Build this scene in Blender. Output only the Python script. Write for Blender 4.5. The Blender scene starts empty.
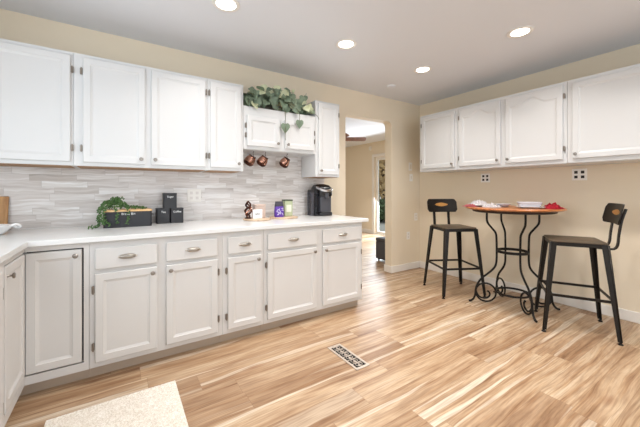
import bpy, bmesh, math, random
from mathutils import Vector, Matrix, noise
S = bpy.context.scene
C = S.collection
R = math.radians
PI = math.pi
random.seed(11)

# ------------------------------------------------------------------ camera
cam = bpy.data.cameras.new('camera')
cam_o = bpy.data.objects.new('camera', cam)
C.objects.link(cam_o)
cam_o.location = (0, 0, 1.2)
cam_o.rotation_euler = (R(90), 0, R(-33.3134))
cam.sensor_width = 36
cam.lens = 36 * 304.95 / 640
cam.shift_y = (190.126 - 213.5) / 640
cam.clip_start = 0.02
S.camera = cam_o

# ------------------------------------------------------------------ world, daylight, exposure
w = bpy.data.worlds.new('world'); S.world = w
w.use_nodes = True
bg = w.node_tree.nodes['Background']
bg.inputs[0].default_value = (0.86, 0.93, 1.0, 1)
bg.inputs[1].default_value = 1.0
S.view_settings.view_transform = 'Standard'
S.view_settings.look = 'None'
S.view_settings.gamma = 1
S.view_settings.exposure = 0.17
S.view_settings.use_curve_mapping = False

def area_light(name, loc, direction, sx, sy, power, color):
    l = bpy.data.lights.new(name, 'AREA'); l.shape = 'RECTANGLE'
    l.size = sx; l.size_y = sy; l.energy = power; l.color = color
    o = bpy.data.objects.new(name, l); C.objects.link(o)
    o.location = loc
    o.rotation_euler = Vector(direction).to_track_quat('-Z', 'Y').to_euler()
    return o
# daylight entering by the window over the sink and the patio door of the far room; the rear lamp is added soft fill
area_light('daylight_sink_window', (-1.08, 1.45, 1.6), (1, 0.0, -0.1), 1.0, 0.95, 17, (0.80, 0.90, 1.0))
area_light('rear_fill_light', (1.3, -2.93, 1.35), (0, 1, 0.0), 4.4, 2.2, 60, (0.83, 0.915, 1.0))
area_light('daylight_patio_door', (5.78, 5.3, 1.1), (-1, 0, -0.45), 1.7, 2.0, 130, (0.84, 0.92, 1.0))
LAMP_POWER = 6.2

# ------------------------------------------------------------------ helpers
def link(o, parent=None):
    C.objects.link(o)
    if parent: o.parent = parent
    return o
def obj(name, bm, m, parent=None, smooth=False, loc=None):
    me = bpy.data.meshes.new(name)
    bmesh.ops.recalc_face_normals(bm, faces=bm.faces)
    bm.to_mesh(me); bm.free()
    ms = m if isinstance(m, (list, tuple)) else [m]
    for x in ms: me.materials.append(x)
    if smooth:
        for p in me.polygons: p.use_smooth = True
        try: me.set_sharp_from_angle(angle=R(40))
        except Exception: pass
    o = bpy.data.objects.new(name, me)
    link(o, parent)
    if loc: o.location = loc
    return o
def tag(o, label, cat, group=None, kind=None):
    if label: o['label'] = label
    if cat: o['category'] = cat
    if group: o['group'] = group
    if kind: o['kind'] = kind
    return o
def thing(name, label, cat, loc=(0, 0, 0), rz=0, group=None):
    o = bpy.data.objects.new(name, None); C.objects.link(o)
    o.empty_display_size = 0.1
    o.location = loc; o.rotation_euler = (0, 0, rz)
    return tag(o, label, cat, group)
def struct(name, bm, m, parent=None, smooth=False):
    o = obj(name, bm, m, parent, smooth)
    o['kind'] = 'structure'
    return o
def dup(root, loc, rz=0, label=None):
    r = root.copy(); C.objects.link(r); r.location = loc; r.rotation_euler = (0, 0, rz)
    if label: r['label'] = label
    for ch in list(root.children):
        c = ch.copy(); C.objects.link(c); c.parent = r
        for g in ch.children:
            d = g.copy(); C.objects.link(d); d.parent = c
    return r
def B(): return bmesh.new()
def box(bm, x0, x1, y0, y1, z0, z1, bev=0.0, mi=0, seg=1):
    b = bmesh.new()
    bmesh.ops.create_cube(b, size=1)
    for v in b.verts:
        v.co = Vector(((x0+x1)/2 + v.co.x*(x1-x0), (y0+y1)/2 + v.co.y*(y1-y0), (z0+z1)/2 + v.co.z*(z1-z0)))
    if bev: bmesh.ops.bevel(b, geom=list(b.edges), offset=bev, segments=seg, affect='EDGES', profile=0.5)
    merge(bm, b, mi)
    return bm
def merge(bm, b, mi=0, M=None):
    if M is not None: bmesh.ops.transform(b, matrix=M, verts=b.verts)
    mp = {v: bm.verts.new(v.co) for v in b.verts}
    for f in b.faces:
        try:
            nf = bm.faces.new([mp[v] for v in f.verts]); nf.material_index = mi; nf.smooth = f.smooth
        except ValueError: pass
    b.free()
def lathe(bm, prof, seg=24, M=None, mi=0, sx=1, sy=1):
    b = bmesh.new(); rings = []
    for r, z in prof:
        if r < 1e-6: rings.append([b.verts.new((0, 0, z))])
        else: rings.append([b.verts.new((r*sx*math.cos(2*PI*i/seg), r*sy*math.sin(2*PI*i/seg), z)) for i in range(seg)])
    for a, c in zip(rings, rings[1:]):
        for i in range(seg):
            j = (i+1) % seg
            if len(a) == 1 and len(c) == 1: continue
            if len(a) == 1: b.faces.new((a[0], c[i], c[j]))
            elif len(c) == 1: b.faces.new((a[i], a[j], c[0]))
            else: b.faces.new((a[i], a[j], c[j], c[i]))
    merge(bm, b, mi, M)
    return bm
def tube(bm, pts, r, seg=8, closed=False, mi=0, flat=None):
    """r: radius or list; flat=(a,b) gives an a x b rectangular bar"""
    pts = [Vector(p) for p in pts]; n = len(pts)
    b = bmesh.new(); rings = []
    up = None
    for i, p in enumerate(pts):
        a = pts[(i-1) % n] if closed or i > 0 else p
        c = pts[(i+1) % n] if closed or i < n-1 else p
        t = (c-a).normalized()
        if up is None:
            up = Vector((0, 0, 1)) if abs(t.z) < 0.9 else Vector((0, 1, 0))
        up = (up - t*up.dot(t)).normalized()
        s = t.cross(up)
        rr = r[i] if isinstance(r, (list, tuple)) else r
        if flat:
            a_, b_ = flat
            k = rr
            ring = [b.verts.new(p + s*x*a_*k/2 + up*y*b_*k/2) for x, y in ((1, 1), (-1, 1), (-1, -1), (1, -1))]
        else:
            ring = [b.verts.new(p + (s*math.cos(2*PI*q/seg) + up*math.sin(2*PI*q/seg))*rr) for q in range(seg)]
        rings.append(ring)
    m = len(rings[0])
    for i in range(n if closed else n-1):
        A, D = rings[i], rings[(i+1) % n]
        for q in range(m): b.faces.new((A[q], A[(q+1) % m], D[(q+1) % m], D[q]))
    if not closed:
        b.faces.new(rings[0]); b.faces.new(rings[-1])
    for f in b.faces: f.smooth = not flat
    merge(bm, b, mi)
    return bm
def prism(bm, poly, z0, z1, mi=0, M=None, bev=0):
    b = bmesh.new()
    lo = [b.verts.new((x, y, z0)) for x, y in poly]; hi = [b.verts.new((x, y, z1)) for x, y in poly]
    b.faces.new(lo[::-1]); b.faces.new(hi)
    n = len(poly)
    for i in range(n): b.faces.new((lo[i], lo[(i+1) % n], hi[(i+1) % n], hi[i]))
    bmesh.ops.recalc_face_normals(b, faces=b.faces)
    if bev: bmesh.ops.bevel(b, geom=[e for e in b.edges if abs(e.verts[0].co.z-e.verts[1].co.z) < 1e-6], offset=bev, segments=2, affect='EDGES', profile=0.5)
    merge(bm, b, mi, M)
    return bm
def smooth_path(pts, n=6):
    pts = [Vector(p) for p in pts]; out = []
    for i in range(len(pts)-1):
        p0 = pts[max(i-1, 0)]; p1 = pts[i]; p2 = pts[i+1]; p3 = pts[min(i+2, len(pts)-1)]
        for k in range(n):
            t = k/n
            out.append(0.5*((2*p1) + (p2-p0)*t + (2*p0-5*p1+4*p2-p3)*t*t + (3*p1-p0-3*p2+p3)*t**3))
    out.append(pts[-1])
    return out
def rrect(w, h, r, n=5, cx=0, cy=0):
    out = []
    for (x, y, a) in ((w/2-r, h/2-r, 0), (-w/2+r, h/2-r, 90), (-w/2+r, -h/2+r, 180), (w/2-r, -h/2+r, 270)):
        for k in range(n+1):
            t = R(a + 90*k/n); out.append((cx+x+r*math.cos(t), cy+y+r*math.sin(t)))
    return out
def loft(bm, rings, mi=0, caps=True, smooth=True):
    b = bmesh.new()
    rs = [[b.verts.new(p) for p in ring] for ring in rings]
    m = len(rs[0])
    for A, D in zip(rs, rs[1:]):
        for q in range(m): b.faces.new((A[q], A[(q+1) % m], D[(q+1) % m], D[q]))
    if caps: b.faces.new(rs[0]); b.faces.new(rs[-1])
    for f in b.faces: f.smooth = smooth
    merge(bm, b, mi)
    return bm
def text_part(name, s, size, m, parent, loc, rot=(R(90), 0, 0)):
    cu = bpy.data.curves.new(name, 'FONT'); cu.body = s; cu.size = size; cu.extrude = 0.0004
    cu.align_x = 'CENTER'; cu.align_y = 'CENTER'
    t = bpy.data.objects.new(name, cu); C.objects.link(t)
    bpy.context.view_layer.update()
    dg = bpy.context.evaluated_depsgraph_get()
    me = bpy.data.meshes.new_from_object(t.evaluated_get(dg))
    bpy.data.objects.remove(t)
    o = bpy.data.objects.new(name, me); me.materials.clear(); me.materials.append(m)
    link(o, parent); o.location = loc; o.rotation_euler = rot
    return o

# ------------------------------------------------------------------ materials
def lin(c):
    return tuple(((x/255)/12.92 if x/255 <= 0.04045 else ((x/255+0.055)/1.055)**2.4) for x in c) + (1,)
def mat(name, rgb, rough=0.5, metal=0.0, bump=0.0, scale=40, vary=0.0, emit=0, spec=0.5, trans=0, coat=0, stretch=None):
    m = bpy.data.materials.new(name); m.use_nodes = True
    nt = m.node_tree; p = nt.nodes['Principled BSDF']
    col = lin(rgb)
    p.inputs['Base Color'].default_value = col
    p.inputs['Roughness'].default_value = rough
    p.inputs['Metallic'].default_value = metal
    p.inputs['Specular IOR Level'].default_value = spec
    p.inputs['Transmission Weight'].default_value = trans
    p.inputs['Coat Weight'].default_value = coat
    if emit:
        p.inputs['Emission Color'].default_value = col; p.inputs['Emission Strength'].default_value = emit
    tc = nt.nodes.new('ShaderNodeTexCoord')
    mp = nt.nodes.new('ShaderNodeMapping'); nt.links.new(tc.outputs['Object'], mp.inputs[0])
    if stretch: mp.inputs['Scale'].default_value = stretch
    nz = nt.nodes.new('ShaderNodeTexNoise'); nz.inputs['Scale'].default_value = scale; nz.inputs['Detail'].default_value = 4
    nt.links.new(mp.outputs[0], nz.inputs['Vector'])
    if vary:
        mx = nt.nodes.new('ShaderNodeMix'); mx.data_type = 'RGBA'
        mx.inputs[6].default_value = tuple(min(1, c*(1-vary)) for c in col[:3]) + (1,)
        mx.inputs[7].default_value = tuple(min(1, c*(1+vary)) for c in col[:3]) + (1,)
        nt.links.new(nz.outputs[0], mx.inputs[0]); nt.links.new(mx.outputs[2], p.inputs['Base Color'])
    if bump:
        b = nt.nodes.new('ShaderNodeBump'); b.inputs['Strength'].default_value = bump; b.inputs['Distance'].default_value = 0.01
        nt.links.new(nz.outputs[0], b.inputs['Height']); nt.links.new(b.outputs[0], p.inputs['Normal'])
    return m
def glassy(name, rgb=(255, 255, 255), gloss=0.1):
    m = bpy.data.materials.new(name); m.use_nodes = True
    nt = m.node_tree; nt.nodes.clear()
    out = nt.nodes.new('ShaderNodeOutputMaterial'); mx = nt.nodes.new('ShaderNodeMixShader')
    t = nt.nodes.new('ShaderNodeBsdfTransparent'); t.inputs[0].default_value = lin(rgb)
    g = nt.nodes.new('ShaderNodeBsdfGlossy'); g.inputs['Roughness'].default_value = 0.03
    lw = nt.nodes.new('ShaderNodeLayerWeight'); lw.inputs[0].default_value = gloss
    nt.links.new(lw.outputs['Fresnel'], mx.inputs[0]); nt.links.new(t.outputs[0], mx.inputs[1]); nt.links.new(g.outputs[0], mx.inputs[2])
    nt.links.new(mx.outputs[0], out.inputs[0])
    return m
class NB:
    def __init__(s, name):
        s.m = bpy.data.materials.new(name); s.m.use_nodes = True; s.nt = s.m.node_tree; s.p = s.nt.nodes['Principled BSDF']
        tc = s.nt.nodes.new('ShaderNodeTexCoord'); s.co = tc.outputs['Object']
        sp = s.nt.nodes.new('ShaderNodeSeparateXYZ'); s.nt.links.new(s.co, sp.inputs[0]); s.x, s.y, s.z = sp.outputs
    def math(s, op, a, b=0.0, c=None):
        n = s.nt.nodes.new('ShaderNodeMath'); n.operation = op
        for i, v in enumerate((a, b) if c is None else (a, b, c)):
            if isinstance(v, (int, float)): n.inputs[i].default_value = v
            else: s.nt.links.new(v, n.inputs[i])
        return n.outputs[0]
    def vec(s, a, b, c):
        n = s.nt.nodes.new('ShaderNodeCombineXYZ')
        for i, v in enumerate((a, b, c)):
            if isinstance(v, (int, float)): n.inputs[i].default_value = v
            else: s.nt.links.new(v, n.inputs[i])
        return n.outputs[0]
    def white(s, v):
        n = s.nt.nodes.new('ShaderNodeTexWhiteNoise'); s.nt.links.new(v, n.inputs['Vector']); return n.outputs['Value']
    def noise(s, v, scale=1, detail=4, dist=0.0, rough=0.5):
        n = s.nt.nodes.new('ShaderNodeTexNoise'); s.nt.links.new(v, n.inputs['Vector'])
        n.inputs['Scale'].default_value = scale; n.inputs['Detail'].default_value = detail
        n.inputs['Distortion'].default_value = dist; n.inputs['Roughness'].default_value = rough
        return n.outputs[0]
    def ramp(s, v, stops):
        n = s.nt.nodes.new('ShaderNodeValToRGB'); s.nt.links.new(v, n.inputs[0])
        e = n.color_ramp.elements
        while len(e) < len(stops): e.new(0.5)
        for el, (p, c) in zip(e, stops): el.position = p; el.color = lin(c)
        return n.outputs[0]
    def mix(s, f, a, b, mode='MIX'):
        n = s.nt.nodes.new('ShaderNodeMix'); n.data_type = 'RGBA'; n.blend_type = mode
        for i, v in ((0, f), (6, a), (7, b)):
            if isinstance(v, (int, float)): n.inputs[i].default_value = v
            elif isinstance(v, tuple): n.inputs[i].default_value = lin(v)
            else: s.nt.links.new(v, n.inputs[i])
        return n.outputs[2]
    def set(s, k, v):
        if isinstance(v, (int, float)): s.p.inputs[k].default_value = v
        else: s.nt.links.new(v, s.p.inputs[k])
    def bump(s, h, st=0.3, d=0.005):
        b = s.nt.nodes.new('ShaderNodeBump'); b.inputs['Strength'].default_value = st; b.inputs['Distance'].default_value = d
        s.nt.links.new(h, b.inputs['Height']); s.nt.links.new(b.outputs[0], s.p.inputs['Normal'])

def floor_mat():
    n = NB('plank_floor')
    W, L = 0.160, 1.22
    yy = n.math('DIVIDE', n.y, W); row = n.math('FLOOR', yy); fy = n.math('FRACT', yy)
    off = n.math('MULTIPLY', n.white(n.vec(row, 3.1, 7.7)), L*3)
    xx = n.math('DIVIDE', n.math('ADD', n.x, off), L); col = n.math('FLOOR', xx); fx = n.math('FRACT', xx)
    rnd = n.white(n.vec(row, col, 1.0)); rnd2 = n.white(n.vec(row, col, 9.0)); rnd3 = n.white(n.vec(row, col, 5.0))
    sh = n.math('MULTIPLY', rnd, 40); sh2 = n.math('MULTIPLY', rnd3, 60)
    wv = n.noise(n.vec(n.math('ADD', n.math('MULTIPLY', n.x, 1.3), sh), n.math('MULTIPLY', n.y, 3.0), sh), 1.0, 2)
    yw = n.math('ADD', n.y, n.math('MULTIPLY', n.math('SUBTRACT', wv, 0.5), 0.085))
    # heartwood clouds
    big = n.noise(n.vec(n.math('ADD', n.math('MULTIPLY', n.x, 1.5), sh), n.math('MULTIPLY', yw, 10.0), sh), 1.0, 5, 0.15, 0.62)
    c = n.ramp(big, [(0.27, (160, 130, 104)), (0.43, (192, 165, 138)), (0.56, (209, 186, 160)), (0.70, (224, 207, 184))])
    # long grain lines
    ln = n.noise(n.vec(n.math('ADD', n.math('MULTIPLY', n.x, 0.9), sh2), n.math('MULTIPLY', yw, 34.0), sh), 1.0, 4, 0.2, 0.6)
    c = n.mix(0.75, c, n.ramp(ln, [(0.30, (168, 132, 100)), (0.40, (226, 208, 188)), (0.5, (250, 246, 240)), (0.7, (255, 255, 255))]), 'MULTIPLY')
    # pale sapwood bands, nearly straight, keeping to one side of a plank
    st = n.noise(n.vec(n.math('ADD', n.math('MULTIPLY', n.x, 0.32), sh2), n.math('MULTIPLY', yw, 16.0), sh2), 1.0, 2)
    m1 = n.nt.nodes.new('ShaderNodeMapRange'); n.nt.links.new(st, m1.inputs[0]); m1.inputs[1].default_value = 0.59; m1.inputs[2].default_value = 0.63
    c = n.mix(n.math('MULTIPLY', m1.outputs[0], 0.7), c, (235, 224, 208))
    # thin dark line where sapwood meets heartwood
    ed = n.math('SUBTRACT', 1.0, n.math('MINIMUM', 1.0, n.math('MULTIPLY', n.math('ABSOLUTE', n.math('SUBTRACT', st, 0.588)), 110.0)))
    c = n.mix(n.math('MULTIPLY', ed, 0.4), c, (140, 98, 66))
    # knots
    vo = n.nt.nodes.new('ShaderNodeTexVoronoi'); n.nt.links.new(n.vec(n.math('ADD', n.math('MULTIPLY', n.x, 1.7), sh), n.math('MULTIPLY', n.y, 5.0), 0.0), vo.inputs['Vector']); vo.inputs['Scale'].default_value = 1.0
    kn = n.nt.nodes.new('ShaderNodeMapRange'); n.nt.links.new(vo.outputs['Distance'], kn.inputs[0]); kn.inputs[1].default_value = 0.17; kn.inputs[2].default_value = 0.02
    c = n.mix(n.math('MULTIPLY', kn.outputs[0], 0.6), c, (150, 104, 70))
    gr = n.noise(n.vec(n.math('MULTIPLY', n.math('ADD', n.x, sh), 5.0), n.math('MULTIPLY', yw, 110.0), sh), 1.0, 3)
    c = n.mix(0.35, c, n.ramp(gr, [(0.36, (150, 120, 98)), (0.58, (255, 255, 255))]), 'MULTIPLY')
    tone = n.ramp(rnd2, [(0.0, (212, 196, 180)), (0.4, (240, 232, 222)), (1.0, (255, 254, 250))])
    c = n.mix(0.9, c, tone, 'MULTIPLY')
    e1 = n.math('MINIMUM', fy, n.math('SUBTRACT', 1.0, fy)); e2 = n.math('MINIMUM', fx, n.math('SUBTRACT', 1.0, fx))
    seam = n.math('MAXIMUM', n.math('LESS_THAN', e1, 0.010), n.math('LESS_THAN', e2, 0.0013))
    c = n.mix(n.math('MULTIPLY', seam, 0.4), c, (120, 86, 58))
    n.set('Base Color', c); n.set('Roughness', 0.38); n.bump(gr, 0.06, 0.002)
    return n.m
def tile_mat():
    n = NB('linear_marble_tile')
    H, L = 0.0508, 0.28
    zz = n.math('DIVIDE', n.z, H); row = n.math('FLOOR', zz); fz = n.math('FRACT', zz)
    off = n.math('MULTIPLY', n.white(n.vec(row, 2.0, 5.0)), L)
    xx = n.math('DIVIDE', n.math('ADD', n.math('ADD', n.x, n.y), off), L); col = n.math('FLOOR', xx); fx = n.math('FRACT', xx)
    rnd = n.white(n.vec(row, col, 4.0)); sh = n.math('MULTIPLY', rnd, 50)
    wv = n.noise(n.vec(n.math('ADD', n.math('MULTIPLY', n.x, 5.0), sh), n.math('MULTIPLY', n.z, 6.0), sh), 1.0, 2)
    zw = n.math('ADD', n.z, n.math('MULTIPLY', n.math('SUBTRACT', wv, 0.5), 0.06))
    v = n.noise(n.vec(n.math('ADD', n.math('MULTIPLY', n.x, 3.0), sh), n.math('MULTIPLY', zw, 48.0), sh), 1.0, 4, 0.5)
    c = n.ramp(v, [(0.28, (196, 188, 183)), (0.42, (220, 215, 211)), (0.58, (235, 232, 230)), (0.7, (246, 245, 245))])
    tone = n.ramp(rnd, [(0.0, (220, 214, 210)), (0.5, (244, 241, 240)), (1.0, (255, 255, 255))])
    c = n.mix(0.9, c, tone, 'MULTIPLY')
    e1 = n.math('MINIMUM', fz, n.math('SUBTRACT', 1.0, fz)); e2 = n.math('MINIMUM', fx, n.math('SUBTRACT', 1.0, fx))
    seam = n.math('MAXIMUM', n.math('LESS_THAN', e1, 0.022), n.math('LESS_THAN', e2, 0.006))
    c = n.mix(n.math('MULTIPLY', seam, 0.5), c, (188, 182, 178))
    n.set('Base Color', c); n.set('Roughness', 0.3); n.bump(seam, -0.4, 0.002)
    return n.m
def rug_mat():
    n = NB('rug_wool')
    v = n.noise(n.co, 140, 3); u = n.noise(n.co, 26, 3)
    c = n.ramp(v, [(0.3, (214, 203, 188)), (0.5, (238, 230, 218)), (0.7, (252, 247, 240))])
    c = n.mix(0.25, c, n.ramp(u, [(0.35, (225, 214, 200)), (0.65, (255, 255, 255))]), 'MULTIPLY')
    n.set('Base Color', c); n.set('Roughness', 1.0); n.bump(v, 1.0, 0.006)
    return n.m
def wood(name, a, b, sc=(3, 30, 30), rough=0.45):
    n = NB(name)
    v = n.noise(n.vec(n.math('MULTIPLY', n.x, sc[0]), n.math('MULTIPLY', n.y, sc[1]), n.math('MULTIPLY', n.z, sc[2])), 1, 4, 0.6)
    n.set('Base Color', n.ramp(v, [(0.32, a), (0.66, b)])); n.set('Roughness', rough)
    return n.m

M_wall = mat('beige_wall_paint', (233, 219, 196), 0.75, bump=0.04, scale=300)
M_ceil = mat('ceiling_paint', (226, 228, 233), 0.9, bump=0.05, scale=200)
M_trim = mat('white_trim_paint', (236, 230, 222), 0.45)
M_cab = mat('white_cabinet_paint', (217, 217, 217), 0.38, vary=0.01, scale=8)
M_base = mat('greige_cabinet_paint', (209, 206, 203), 0.4, vary=0.015, scale=8)
M_under = mat('raw_cabinet_underside', (176, 140, 108), 0.7, vary=0.1, scale=20)
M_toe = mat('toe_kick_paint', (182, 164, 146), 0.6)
M_dark = mat('shade_and_leg_dark', (32, 28, 26), 0.9)  # flat dark for painted shade in gap and duct; ottoman legs share it
M_quartz = mat('white_quartz', (224, 224, 223), 0.22, vary=0.02, scale=14)
M_nickel = mat('brushed_nickel', (218, 212, 204), 0.34, metal=1.0)
M_knob = mat('aged_nickel', (150, 142, 134), 0.3, metal=1.0)
M_hinge = mat('hinge_steel', (150, 142, 134), 0.4, metal=1.0)
M_floor = floor_mat(); M_tile = tile_mat(); M_rug = rug_mat()
M_plate = mat('white_plastic', (240, 236, 230), 0.4)
M_beigeplate = mat('ivory_plastic', (226, 216, 200), 0.4)
M_outp = mat('almond_plate', (242, 238, 231), 0.4)
M_slot = mat('dark_slots', (40, 34, 30), 0.6)
M_iron = mat('black_wrought_iron', (34, 31, 29), 0.45, metal=0.6, bump=0.2, scale=90, vary=0.2)
M_stool = mat('gunmetal_paint', (38, 34, 31), 0.40, metal=0.6, vary=0.35, scale=14)
M_seat = mat('worn_metal_seat', (112, 98, 82), 0.42, metal=0.6, vary=0.35, scale=9)
M_gold = mat('worn_brass_patch', (196, 142, 78), 0.45, metal=0.6, vary=0.35, scale=40)
M_ttop = wood('orange_table_wood', (150, 84, 42), (204, 132, 78), (4, 26, 10), 0.3)
M_tedge = mat('dark_bronze_apron', (52, 36, 26), 0.5, metal=0.4)
M_lens = mat('lamp_lens', (255, 248, 238), 0.5, emit=9)
M_black = mat('matte_black_tin', (38, 38, 42), 0.5, vary=0.08, scale=60)
M_lid = wood('bamboo_lid', (206, 160, 104), (232, 196, 146), (6, 60, 60))
M_board = wood('round_board_wood', (196, 166, 138), (222, 198, 172), (5, 50, 5))
M_cutb = wood('cutting_board_wood', (168, 118, 66), (204, 156, 98), (40, 10, 5))
M_white = mat('white_ceramic', (246, 246, 246), 0.2, coat=0.3)
M_txt = mat('white_lettering', (240, 240, 240), 0.6)
M_ink = mat('black_ink', (30, 30, 34), 0.6)
M_copper = mat('polished_copper', (206, 156, 136), 0.22, metal=1.0, bump=0.3, scale=70)
M_brown = mat('dark_bronze', (74, 42, 32), 0.35, metal=0.8)
M_leaf = mat('ivy_leaf', (116, 132, 110), 0.5, vary=0.5, scale=16)
M_leafc = mat('cream_leaf', (204, 208, 172), 0.5, vary=0.2, scale=20)
M_stem = mat('plant_stem', (84, 84, 52), 0.7)
M_pearl = mat('trailing_succulent', (74, 108, 56), 0.45, vary=0.6, scale=60)
M_kb = mat('glossy_black_plastic', (30, 30, 33), 0.22)
M_kb2 = mat('charcoal_plastic', (70, 70, 76), 0.35)
M_silver = mat('silver_plastic', (206, 206, 210), 0.25, metal=0.9)
M_tank = glassy('smoky_tank', (176, 176, 184), 0.25)
M_glass = glassy('window_glass', (248, 252, 252), 0.08)
M_purple = mat('purple_foil', (92, 52, 160), 0.3, vary=0.2, scale=30)
M_foil = mat('black_foil', (48, 46, 58), 0.35)
M_lav = mat('lavender_print', (206, 200, 226), 0.5)
M_jar = mat('green_tin', (176, 184, 150), 0.4, vary=0.25, scale=30)
M_jard = mat('dark_green_tin', (86, 92, 70), 0.4)
M_pink = mat('blush_ceramic', (202, 180, 168), 0.4, vary=0.08, scale=40)
M_red = mat('red_napkin_cloth', (196, 34, 52), 0.8, vary=0.2, scale=60)
M_napw = mat('white_napkin_cloth', (232, 226, 226), 0.85, bump=0.2, scale=80, vary=0.05)
M_napp = mat('pink_napkin_cloth', (204, 108, 112), 0.8, vary=0.2, scale=60)
M_grayb = mat('pale_grey_stoneware', (192, 190, 196), 0.3, coat=0.2)
M_char = mat('charcoal_fabric', (82, 82, 86), 0.8, vary=0.1, scale=60)
M_fan = wood('fan_blade_wood', (96, 56, 40), (128, 78, 54), (10, 10, 10))
M_fan2 = mat('fan_bronze', (92, 62, 46), 0.4, metal=0.6)
M_reg = mat('register_cream', (196, 182, 168), 0.4, metal=0.2)
M_cork = mat('far_floor', (196, 198, 206), 0.35, vary=0.06, scale=6)
M_patio = mat('patio_stone', (186, 178, 168), 0.9, vary=0.1, scale=6)
M_autumn = mat('autumn_leaves', (190, 158, 112), 0.8, vary=0.4, scale=5)
M_ever = mat('evergreen_leaves', (84, 100, 66), 0.8, vary=0.4, scale=5)
M_bark = mat('tree_bark', (92, 78, 66), 0.9, vary=0.3, scale=20)

# ------------------------------------------------------------------ setting
YW, XW, CZ = 3.118, 3.904, 2.516
XL, YR = -1.12, -3.0
XF, YF = 5.84, 8.3
# floor
bm = B(); box(bm, XL-0.15, XF+0.15, YR-0.15, YW+0.06, -0.12, 0); struct('floor', bm, M_floor)
bm = B(); box(bm, XL-0.15, XF+0.15, YW+0.0605, YF+0.15, -0.12, 0); struct('floor_far_room', bm, M_floor)
bm = B(); box(bm, XL-0.15, XF+0.15, YR-0.15, YF+0.15, CZ, CZ+0.15); struct('ceiling', bm, M_ceil)
# back wall with the arched-corner opening
def wall_with_arch(x0, x1, ya, yb, z1, ox0, ox1, oz, r):
    bm = B(); n = 8
    path = [(ox0, 0)] + [(ox0, oz-r*1.0)]
    path += [(ox0 + r*(1-math.cos(t)), oz-r+r*math.sin(t)) for t in [PI/2*k/n for k in range(1, n+1)]]
    path += [(ox1 - r*(1-math.cos(t)), oz-r+r*math.sin(t)) for t in [PI/2*k/n for k in range(n, 0, -1)]]
    path += [(ox1, oz-r), (ox1, 0)]
    def V(p, y): return bm.verts.new((p[0], y, p[1]))
    fr = [V(p, ya) for p in path]; bk = [V(p, yb) for p in path]
    for i in range(len(path)-1): bm.faces.new((fr[i], fr[i+1], bk[i+1], bk[i]))
    for ring, y in ((fr, ya), (bk, yb)):
        tl = V((x0, z1), y); bl = V((x0, 0), y); tr = V((x1, z1), y); br = V((x1, 0), y)
        mid = len(path)//2
        top = [V((p[0], z1), y) for p in path[1:-1]]
        bm.faces.new((bl, ring[0], ring[1], top[0], tl))
        for i in range(len(top)-1): bm.faces.new((ring[1+i], ring[2+i], top[i+1], top[i]))
        bm.faces.new((ring[-2], ring[-1], br, tr, top[-1]))
    bmesh.ops.remove_doubles(bm, verts=bm.verts, dist=1e-5)
    return bm
OX0, OX1, OZ = 2.444, 3.285, 2.185
wall_back = struct('wall_back', wall_with_arch(XL-0.12, XF+0.12, YW, YW+0.125, CZ, OX0, OX1, OZ, 0.065), M_wall)
bm = B(); box(bm, XL, 2.106, YW-0.009, YW-0.0005, 0.9, 1.70)
struct('backsplash', bm, M_tile, wall_back)
bm = B(); box(bm, XW, XW+0.12, YR, YW-0.001, 0, CZ); struct('wall_right', bm, M_wall)
def wall_window(axis, pos, t, a0, a1, b0, b1, z0, z1, name):
    """wall slab at pos..pos+t with a rectangular hole b0..b1, z0..z1"""
    bm = B()
    def bx(u0, u1, v0, v1):
        if u1-u0 < 1e-4 or v1-v0 < 1e-4: return
        if axis == 'x': box(bm, pos, pos+t, u0, u1, v0, v1)
        else: box(bm, u0, u1, pos, pos+t, v0, v1)
    bx(a0, b0, 0, CZ); bx(b1, a1, 0, CZ); bx(b0, b1, 0, z0); bx(b0, b1, z1, CZ)
    return struct(name, bm, M_wall)
wall_window('x', XL-0.12, 0.12, YR, YW-0.001, 0.9, 2.0, 1.08, 2.12, 'wall_left')
wall_window('y', YR-0.12, 0.12, XL, XW, -0.9, 3.5, 0.2, 2.3, 'wall_rear')
wall_window('x', XF, 0.12, YW+0.126, YF, 4.45, 6.16, 0.0001, 2.10, 'wall_far_right')
bm = B(); box(bm, XL, XF, YF, YF+0.12, 0, CZ); struct('wall_far_back', bm, M_wall)
bm = B(); box(bm, 0.4, 0.52, YW+0.126, YF-0.001, 0, CZ); struct('wall_far_left', bm, M_wall)
# windows
def framed(name, axis, pos, b0, b1, z0, z1, n, t=0.06, f=0.05):
    bm = B()
    def bx(bm, u0, u1, v0, v1, tt=t):
        if axis == 'x': box(bm, pos-tt/2, pos+tt/2, u0, u1, v0, v1, 0.004)
        else: box(bm, u0, u1, pos-tt/2, pos+tt/2, v0, v1, 0.004)
    bx(bm, b0, b0+f, z0, z1); bx(bm, b1-f, b1, z0, z1); bx(bm, b0+f, b1-f, z0, z0+f); bx(bm, b0+f, b1-f, z1-f, z1)
    for k in range(1, n):
        u = b0+(b1-b0)*k/n; bx(bm, u-f/2, u+f/2, z0+f, z1-f)
    o = struct(name, bm, M_trim)
    g = B()
    for k in range(n):
        u0 = b0+(b1-b0)*k/n+f; u1 = b0+(b1-b0)*(k+1)/n-f
        bx(g, u0-0.02, u1+0.02, z0+f-0.01, z1-f+0.01, 0.006)
    p = obj('pane', g, M_glass, o); p['kind'] = 'structure'
    return o
framed('window_1', 'x', XL-0.06, 0.9, 2.0, 1.08, 2.12, 2)
framed('rear_fill_window', 'y', YR-0.06, -0.9, 3.5, 0.2, 2.3, 4)  # unseen window, added to let soft light in behind the camera
framed('door_1', 'x', XF+0.06, 4.45, 6.16, 0.001, 2.10, 2, f=0.08)
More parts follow.
